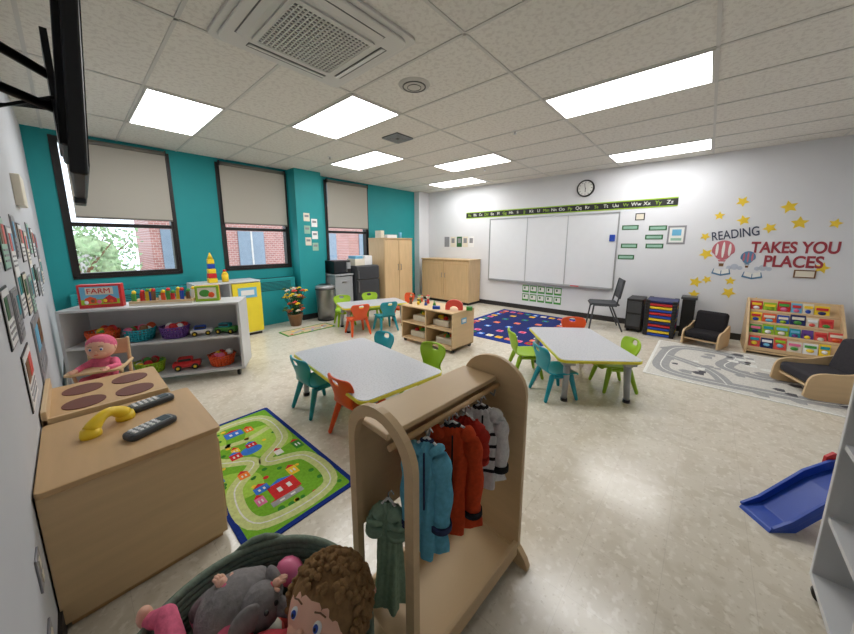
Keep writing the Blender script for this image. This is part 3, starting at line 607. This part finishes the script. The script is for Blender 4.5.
# ---------------------------------------------------------------- play kitchen (near left)
b=B('play_kitchen_sink'); x0,x1,y0,y1,h=XL+.005,.37,1.68,2.3,.6
b.box(x0,x1,y0,y1,.03,h-.025,birch,.004); b.prism(rrect(x0,x1+.015,y0-.012,y1+.005,.02),h-.025,h,birch2,bev=.004)
b.box(x0+.02,x1-.02,y0+.02,y1-.02,0,.03,birch2)
b.box(x1,x1+.012,y0+.03,y0+.3,.08,.52,birch2,.004); b.box(x1,x1+.012,y0+.32,y1-.03,.08,.52,birch2,.004); b.sph((x1+.02,y0+.27,.36),.012,steel,seg=10); b.sph((x1+.02,y0+.35,.36),.012,steel,seg=10)
b.done()
b=B('play_kitchen_stove'); y0,y1=2.33,2.92
b.box(x0,.30,y0,y1,.03,h-.03,birch,.004); b.prism(rrect(x0,.31,y0,y1,.02),h-.03,h-.008,birch2,bev=.003); b.box(x0,.30,y0,y0+.018,h-.03,h+.02,birch,.004); b.box(x0,x0+.02,y0,y1,h-.03,h+.06,birch,.004)
b.box(x0+.02,.28,y0+.02,y1-.02,0,.03,birch2)
bur=mat('burner_maroon',(108,60,48),.6)
for X,Y in ((-.04,2.52),(-.04,2.76),(.17,2.52),(.17,2.76)): b.cyl((X,Y,h-.008),(X,Y,h-.004),.086,bur,seg=28)
for k in range(4): b.cyl((.30,2.42+.12*k,.5),(.322,2.42+.12*k,.5),.018,black)
b.box(.30,.312,2.42,2.84,.1,.43,birch2,.004); b.box(.312,.318,2.5,2.76,.18,.36,black)
b.done()
ph=mat('phone_grey',(58,62,66),.4); phs=mat('phone_face',(120,128,130),.4)
def remote(x,y,rz):
    b=B('toy_phone'); b.M=Mloc(x,y,.6,rz); b.prism(rrect(-.098,.098,-.042,.042,.025),0,.028,ph,bev=.008); b.prism(rrect(-.082,.082,-.032,.032,.015),.028,.031,phs); b.prism(rrect(.035,.075,-.024,.024,.006),.031,.033,mat('screen',(60,80,90),.2))
    for i in range(5):
        for j in range(3): b.boxc((-.068+.022*i,-.019+.019*j,.033),(.014,.013,.006),C['white'],.002)
    b.done()
remote(.20,2.18,12); remote(.16,1.88,22)
b=B('yellow_toy_handset'); b.M=Mloc(.03,2.06,.6,35); P=[(-.075+.15*i/12,0,.028+.045*sin(pi*i/12)) for i in range(13)]
b.sweep(P,[.03,.03,.028,.025,.023,.022,.022,.022,.023,.025,.028,.03,.03],C['yellow'],16); b.lathe([(.0,0),(.036,0),(.038,.012),(.033,.035),(0,.042)],(-.075,0,0),C['yellow']); b.lathe([(.0,0),(.036,0),(.038,.012),(.033,.035),(0,.042)],(.075,0,0),C['yellow']); b.done()
b=B('doll_high_chair',(.08,3.34,0),radians(-20))
for sx in (-1,1):
    for sy in (-1,1): b.tube([(sx*.15,sy*.15,0.013),(sx*.115,sy*.10,.42)],.013,birch)
    b.tube([(sx*.115,.10,.42),(sx*.115,.13,.72)],.012,birch); b.tube([(sx*.13,.11,.55),(sx*.13,-.15,.55)],.012,birch); b.tube([(sx*.115,-.1,.42),(sx*.13,-.12,.55)],.01,birch)
    b.tube([(sx*.135,-.13,.12),(sx*.135,.13,.12)],.009,birch)
b.boxc((0,0,.42),(.26,.24,.018),birch,.005); b.prism(rrect(-.15,.15,-.21,-.08,.03),.56,.575,birch,bev=.003); b.boxc((0,.13,.66),(.24,.015,.12),birch,.005,rot=(-.1,0,0)); b.done()
# ---------------------------------------------------------------- dolls
skin=mat('doll_skin',(236,184,158),.45,var=.04); 
def hand(b,p,d,up,k=1.,m=None):
    m=m or skin; p=Vector(p); d=Vector(d).normalized(); s_=d.cross(Vector(up)).normalized(); n=s_.cross(d)
    b.sph(p+d*.012*k,(.013*k,.013*k,.013*k),m,seg=10)
    for i,(o,l) in enumerate(((-1.2,.018),(-.4,.022),(.4,.021),(1.2,.016))):
        q=p+s_*o*.007*k+d*.016*k; b.tube([q,q+d*l*k*.6,q+d*l*k-n*.006*k],[.0048*k,.0045*k,.004*k],m,6)
    q=p+s_*.012*k+d*.006*k; b.tube([q,q+(s_+d*.7).normalized()*.016*k],[.005*k,.0042*k],m,6)
def head(b,c,r,rot,hair,hm):
    M0=b.M.copy(); b.M=b.M@Matrix.Translation(c)@Euler(rot).to_matrix().to_4x4()
    b.sph((0,0,0),(r,r*.95,r*1.02),skin,seg=24); b.sph((0,-r*.55,-r*.35),(r*.62,r*.42,r*.45),skin)
    for s_ in (-1,1):
        b.sph((s_*r*.36,-r*.86,.05*r),(r*.13,r*.07,r*.14),C['white'],seg=12); b.sph((s_*r*.36,-r*.92,.05*r),(r*.075,r*.04,r*.09),C['blue'],seg=10); b.sph((s_*r*.36,-r*.955,.05*r),(r*.035,r*.02,r*.04),black,seg=8)
        b.sph((s_*r*.98,0,-.05*r),(r*.1,r*.16,r*.2),skin,seg=12); b.tube([(s_*r*.5,-r*.84,.3*r),(s_*r*.36,-r*.88,.34*r),(s_*r*.22,-r*.9,.31*r)],r*.02,C['brown'],6)
    b.sph((0,-r*.98,-.16*r),(r*.1,r*.1,r*.09),skin,seg=10); b.sph((0,-r*.93,-.42*r),(r*.17,r*.06,r*.05),C['coral'],seg=10)
    if hair: hair(b,r,hm)
    b.M=M0
def hair_curly(b,r,hm):
    b.sph((0,r*.14,r*.14),(r*1.1,r*1.04,r*1.08),hm,seg=20)
    for i in range(620):
        t=random.uniform(-.5,1); a=random.uniform(0,2*pi); q=math.sqrt(1-t*t)
        x,y,z=q*cos(a),q*sin(a),t
        if y<-.4 and z<.5: continue
        b.sph((x*r*1.14,y*r*1.1+r*.08,z*r*1.14+r*.06),r*random.uniform(.07,.11),hm,seg=6)
def hair_cap(b,r,hm):
    b.sph((0,r*.12,r*.16),(r*1.03,r*.98,r*.98),hm,seg=20)
pinkf=fab('pink_doll_suit',(222,110,140))
e=empty('baby_doll',(.08,3.29,.435),radians(-30)); e.scale=(1.25,1.25,1.25)
b=B('suit'); b.sph((0,0,.08),(.062,.05,.085),pinkf)
for s_ in (-1,1): b.tube([(s_*.03,-.01,.03),(s_*.045,-.1,.05),(s_*.05,-.14,.0)],[.032,.027,.02],pinkf); b.tube([(s_*.05,0,.13),(s_*.085,-.05,.11),(s_*.07,-.1,.12)],[.024,.02,.017],pinkf)
b.done(e,[('REMESH',dict(mode='VOXEL',voxel_size=.006,use_smooth_shade=True))])
b=B('head_and_hands'); b.cyl((0,0,.15),(0,0,.18),.02,skin); head(b,(0,-.005,.22),.066,(0,0,.1),hair_cap,pinkf)
for s_ in (-1,1): hand(b,(s_*.07,-.105,.12),(0,-1,.1),(0,0,1)); b.sph((s_*.05,-.15,-.01),(.018,.03,.016),skin,seg=10)
b.done(e)
bx,by,br_=.2,.83,.325
sage=fab('sage_rope',(118,132,118),.5)
b=B('toy_rope_basket')
b.lathe([(0,.01),(br_*.86,.01)],(bx,by,0),sage)
for k in range(17): b.torus((bx,by,.015+.022*k),br_*(.86+.14*min(1,k/11)),.0135,sage,seg=48)
for s_ in (0,1):
    a0=radians(65+180*s_); P=[(bx+br_*1.03*cos(a0+t*.28),by+br_*1.03*sin(a0+t*.28),.35+.04*(1-t*t)) for t in (-1,-.6,-.2,.2,.6,1)]; b.tube(P,.012,sage,8)
b.done()
b=B('basket_filler_toys')
for i in range(60):
    a=random.uniform(0,2*pi); r=br_*.82*math.sqrt(random.random()); b.sph((bx+r*cos(a),by+r*sin(a),.29+random.uniform(-.03,.03)),(random.uniform(.03,.055),random.uniform(.03,.055),.035),C[random.choice(['white','sky','teal','cream','pink','lblue','grey','coral'])],seg=12,rot=(random.random(),0,random.random()*3))
b.done()
gp=fab('grey_plush',(134,130,130),.5)
b=B('elephant_plush'); b.M=M2(0,0,.02); b.sph((.2,.95,.37),(.10,.095,.085),gp,seg=24); b.sph((.25,.87,.40),.058,gp); b.sph((.30,.90,.41),(.02,.045,.05),gp); b.sph((.20,.84,.42),(.045,.02,.045),gp); b.sweep([(.28,.84,.40),(.31,.81,.38),(.33,.79,.35),(.34,.77,.34)],[.024,.02,.016,.012],gp); b.sph((.275,.825,.425),.007,black,seg=8); b.sph((.245,.815,.43),.007,black,seg=8)
for dx,dy in ((-.07,-.05),(-.04,.07),(.06,.05)): b.tube([(.2+dx,.95+dy,.37),(.2+dx*1.6,.95+dy*1.5,.33)],[.035,.03],gp)
b.done()
def lying_doll(name,loc,rz,suit,hairf,hm,tilt=0.25,k=1.):
    e=empty(name,loc,rz); e.scale=(k,k,k); e.rotation_euler=(tilt,0,rz)
    b=B('suit'); b.sph((0,0,0),(.07,.095,.055),suit); b.sph((0,-.06,0),(.06,.05,.05),suit)
    for s_ in (-1,1):
        b.tube([(s_*.035,-.08,0),(s_*.07,-.15,.03),(s_*.065,-.215,.0)],[.036,.03,.023],suit)
        b.tube([(s_*.055,.07,.01),(s_*.125,.06,.035),(s_*.15,.0,.075)],[.029,.025,.02],suit)
    b.done(e,[('REMESH',dict(mode='VOXEL',voxel_size=.006,use_smooth_shade=True))])
    b=B('head_and_hands'); b.cyl((0,.08,0),(0,.12,.005),.022,skin); head(b,(0,.165,.015),.07,(radians(-80),0,.2),hairf,hm)
    for s_ in (-1,1): hand(b,(s_*.152,-.004,.078),(s_*.2,-.8,.5),(0,.4,1),1.25); b.sph((s_*.065,-.24,.005),(.022,.022,.034),skin,seg=12)
    b.done(e); return e
# pink doll: head toward the viewer's right rim, legs to the left
lying_doll('pink_baby_doll',(.06,.90,.385),radians(205),pinkf,hair_cap,mat('doll_hat_pink',(232,140,165),.8),.05,.95)
lying_doll('small_baby_doll',(.21,.76,.39),radians(60),fab('coral_suit',(214,84,96)),hair_cap,C['cream'],.1,.85)
hm=fab('doll_hair_brown',(142,110,74),.6)
e=empty('curly_haired_doll',(.365,.70,.42),radians(25))
b=B('head'); head(b,(0,0,.035),.105,(radians(-30),0,radians(-98)),hair_curly,hm); b.done(e)
b=B('dress'); b.sph((.0,.0,-.09),(.07,.07,.07),fab('teal_dress',(90,160,170))); b.tube([(-.05,.02,-.07),(-.11,.04,-.03)],[.024,.018],C['lblue']); b.tube([(.05,-.02,-.07),(.09,-.06,-.04)],[.024,.018],C['lblue']); hand(b,(-.12,.045,-.02),(-1,.3,.3),(0,0,1)); hand(b,(.095,-.065,-.035),(1,-.6,.3),(0,0,1)); b.done(e)
# ---------------------------------------------------------------- dress-up unit
dx,dy,da=.9,.69,radians(-3)
e=empty('dress_up_wardrobe',(dx,dy,0),da)
def arch(w,h0,h1,z0=0,n=14):
    P=[(-w,z0),(-w,h0)]
    for i in range(1,n): 
        a=pi-pi*i/n; P.append((w*cos(a),h0+(h1-h0)*sin(a)))
    P+=[(w,h0),(w,z0)]; return P
PM=lambda x: cols((0,1,0),(0,0,1),(1,0,0),(x,0,0))
b=B('side_panels'); 
b.ring(arch(.165,.83,.97,.0),arch(.128,.81,.935,.05),-.012,.012,birch,PM(-.325)); b.ring([(-.165,0),(.165,0)],[(-.128,.05),(.128,.05)],-.012,.012,birch,PM(-.325),closed=False)
b.prism(arch(.165,.83,.97,0),-.012,.012,birch,PM(.325),bev=.003)
for sx in (-.325,.325): b.prism([(-.215,0),(.19,0),(.19,.03),(.165,.09),(-.165,.09),(-.2,.05),(-.215,.02)],-.016,.016,birch,PM(sx),bev=.003)
b.done(e)
b=B('back_and_shelves'); b.box(-.313,.313,.145,.163,.44,.86,birch); b.box(-.313,.313,-.02,.163,.86,.88,birch,.004); b.box(-.313,.313,-.15,.16,.06,.08,birch,.003); b.box(-.313,.313,-.165,-.145,.05,.12,birch,.004); b.box(-.313,.313,.145,.163,.05,.16,birch,.004)
b.cyl((-.313,-.03,.84),(.313,-.03,.84),.010,birch2)
for i in range(6): 
    x=-.26+.1*i; b.tube([(x,-.03,.835),(x,-.055,.825),(x,-.06,.85)],.004,steel,6)
b.done(e)
def garment(name,x,y,ztop,w,L,m,m2=None,rz=0,sl=.22,flare=1.3,dpt=.035,stripes=None):
    e=empty(name,(0,0,0)); mt=Matrix.Translation((dx,dy,0))@Matrix.Rotation(da,4,'Z')@Mloc(x,y,ztop,rz)
    e.matrix_world=mt
    n=18; b=B('cloth'); ph_=random.uniform(0,6)
    prof=[(k/n,-L*k/n) for k in range(n+1)]
    def fn(r,z,a):
        t=-z/L; ww=w*(.35+.65*min(1,t/.1))*(1-.12*sin(pi*min(1,t*1.2)))*(1+(flare-1)*t)*(1+.06*sin(9*t+ph_)); dd=dpt*(.4+.6*min(1,t*4))*(1+.4*t)
        f=1+.26*t*sin(5*a+ph_+3*t)+.09*sin(11*a+8*t)
        return ww*f, dd*f
    b.lathe(prof,(0,0,0),m,56,True,fn)
    if stripes:
        for z in stripes: b.lathe([(1,-L*z),(1,-L*(z+.02)),(1,-L*(z+.04))],(0,0,0),m2,56,True,lambda r,zz,a: tuple(v*1.03 for v in fn(r,zz,a)))
    for s_ in (-1,1):
        P=spl([(s_*w*.6,0,-.02),(s_*w*1.05,-.01,-.06),(s_*w*1.28,-.005,-.03-sl*.5),(s_*w*1.2,-.02,-.03-sl)],5,False)
        b.sweep(P,[.022+.012*min(1,i/5)+.004*sin(i*1.3+ph_) for i in range(len(P))],m,14); q=P[-1]; b.cyl(q,(q[0],q[1],q[2]-.02),.038,m2 or m,.039)
    if m2: b.torus((0,0,-.004),w*.38,.008,m2,sc_=(1,.5)); b.boxc((0,-dpt*1.3,-L*.3),(.006,.006,L*.5),m2)
    b.done(e)
    b=B('hanger'); b.tube([(-w*.8,0,-.02),(0,0,.01),(w*.8,0,-.02)],.005,C['white'],6); b.tube([(0,0,.01),(0,0,.03),(.012,0,.042),(.02,0,.03)],.003,chrome,6); b.done(e)
ck=fab('costume_black',(40,38,40))
garment('blue_dress_up_shirt',-.165,-.05,.81,.045,.42,fab('costume_blue',(104,176,202)),fab('costume_navy',(50,60,90)),rz=-58,sl=.26,flare=1.35)
garment('orange_dress_up_coat',-.03,-.05,.81,.066,.42,fab('costume_orange',(200,72,36)),ck,rz=-50,sl=.3,flare=1.35)
garment('white_striped_shirt',.15,-.05,.81,.068,.34,fab('costume_white',(214,212,210)),ck,rz=-45,sl=.22,stripes=(.3,.45,.6,.75))
garment('red_dress_up_vest',.062,-.04,.80,.05,.36,fab('costume_red',(176,52,40)),None,rz=-60,sl=.12)
garment('mint_dress_up_gown',-.25,.06,.56,.034,.42,fab('costume_mint',(140,166,142)),None,rz=-60,sl=.06,flare=1.7)
# ---------------------------------------------------------------- right foreground shelf (open front faces the room) + slide
b=B('white_storage_shelf'); X0,X1,Y1,Y0,hh=1.12,1.93,-.47,-.85,1.05
b.box(X1-.024,X1,Y0,Y1,.08,hh,white,.003); b.box(X0,X0+.024,Y0,Y1,.08,hh,white,.003); b.box(X0+.024,X1-.024,Y0,Y1,hh-.025,hh,white); b.box(X0+.024,X1-.024,Y0,Y1,.08,.105,white)
for z in (.36,.68): b.box(X0+.024,X1-.024,Y0,Y1-.01,z,z+.02,white)
b.box(X0+.024,X1-.024,Y0,Y0+.012,.105,hh-.025,lgrey); b.box((X0+X1)/2-.01,(X0+X1)/2+.01,Y0+.012,Y1-.01,.105,hh-.025,white)
for x in (X0+.05,X1-.04):
    for y in (Y0+.06,Y1-.04): b.cyl((x-.012,y,.035),(x+.012,y,.035),.035,black); b.cyl((x,y,.035),(x,y,.082),.012,steel)
b.done()
b=B('toddler_slide',(2.36,-.44,0),radians(-50))
b.M=Matrix.Diagonal((.62,.55,.60,1))
P=[(-.22,.0),(-.2,.03),(-.05,.06),(.3,.33),(.5,.42),(.62,.42),(.62,.36),(.5,.36),(.33,.27),(.0,.0)]
b.prism(P,-.15,.15,C['blue'],cols((1,0,0),(0,0,1),(0,-1,0),(0,0,0)),bev=.006)
P2=[(-.2,.03),(-.05,.06),(.3,.33),(.5,.42),(.62,.42),(.62,.50),(.5,.50),(.28,.40),(-.06,.12),(-.2,.05)]
for s_ in (-1,1): b.prism(P2,-.014,.014,C['blue'],cols((1,0,0),(0,0,1),(0,-1,0),(0,s_*.15,0)),bev=.004)
for s_ in (-1,1): b.prism([(.45,0),(.62,0),(.62,.52),(.55,.56),(.48,.52)],-.015,.015,C['red'],cols((1,0,0),(0,0,1),(0,-1,0),(0,s_*.18,0)),bev=.004)
b.done()
# ---------------------------------------------------------------- TV on left wall
e=empty('wall_mounted_tv',(0.082,1.27,1.93),0); e.rotation_euler=(0,radians(4.5),radians(-1.5))
b=B('screen_body'); b.boxc((-.014,0,0),(.026,.68,.66),black,.005); b.boxc((.0,0,.0),(.002,.65,.62),mat('screen_glass',(14,15,18),.35)); b.boxc((-.036,.12,-.05),(.02,.3,.34),black,.006)
for i in range(7): b.boxc((-.047,.02+.035*i,-.1),(.003,.012,.12),dgrey)
b.boxc((-.016,.2,-.335),(.025,.1,.02),dgrey,.003); b.done(e)
b=B('tv_wall_bracket'); b.box(XL,XL+.015,1.2,1.45,1.75,2.1,black); b.tube([(XL+.014,1.3,1.93),(XL+.07,1.2,1.93),(.035,1.35,1.9)],.012,black,8); b.tube([(XL+.014,1.3,1.83),(XL+.07,1.2,1.83),(.035,1.35,1.82)],.012,black,8); b.box(XL+.055,XL+.075,1.15,1.32,1.78,1.8,black); b.box(.02,.033,1.3,1.45,1.72,2.0,black); b.done()
b=B('tv_cables')
for k in range(5):
    pts=[(XL+.01,1.1+.05*k,2.0-.03*k),(XL+.07,1.08,1.88+.03*k),(XL+.05+.01*k,1.22,1.74-.03*k),(XL+.1,1.3,1.78),(.025,1.3+.03*k,1.84)]
    P=spl(pts,8,False); b.sweep(P,[.004]*len(P),black,6)
b.done()
# left wall papers
b=B('left_wall_notices'); b.M=WL(0,0)
def notice(x,z,w,h_,c,k):
    b.boxc((x,z,.003),(w+.02,h_+.02,.004),black if k%3==0 else C['grey']); b.boxc((x,z,.006),(w,h_,.003),C[c])
    for a in (-1,1): b.boxc((x+a*w*.22,z+h_*.18,.0085),(w*.36,h_*.4,.002),C[['sky','grey','brown','teal','coral','darkgreen'][(k+a)%6]])
    for q in range(3): b.boxc((x,z-h_*.14-q*h_*.11,.0085),(w*.75,h_*.04,.002),C['grey'])
k=0
for x in (2.05,2.35,2.65,2.95,3.25,3.6,3.95,4.3,4.7):
    for z in (1.18,1.47): notice(x,z+.04*sin(k*2.1),.19,.22,['white','cream','grey','mint','white'][k%5],k); k+=1
notice(3.1,.84,.55,.36,'grey',1); notice(2.3,.86,.3,.24,'white',3)
b.boxc((3.6,1.82,.02),(.3,.2,.04),C['cream'],.005)
b.done()
b=B('wall_outlets'); b.M=WL(0,0)
for x,z in ((1.52,.42),(1.45,.2)):
    b.boxc((x,z,.003),(.08,.12,.006),C['grey'],.002); b.boxc((x,z+.025,.007),(.03,.03,.003),C['cream']); b.boxc((x,z-.025,.007),(.03,.03,.003),C['cream'])
b.done()
w=bpy.data.worlds.new('sky'); sc.world=w; w.use_nodes=True; bg=w.node_tree.nodes['Background']; bg.inputs[0].default_value=(.80,.89,1,1); bg.inputs[1].default_value=2.4
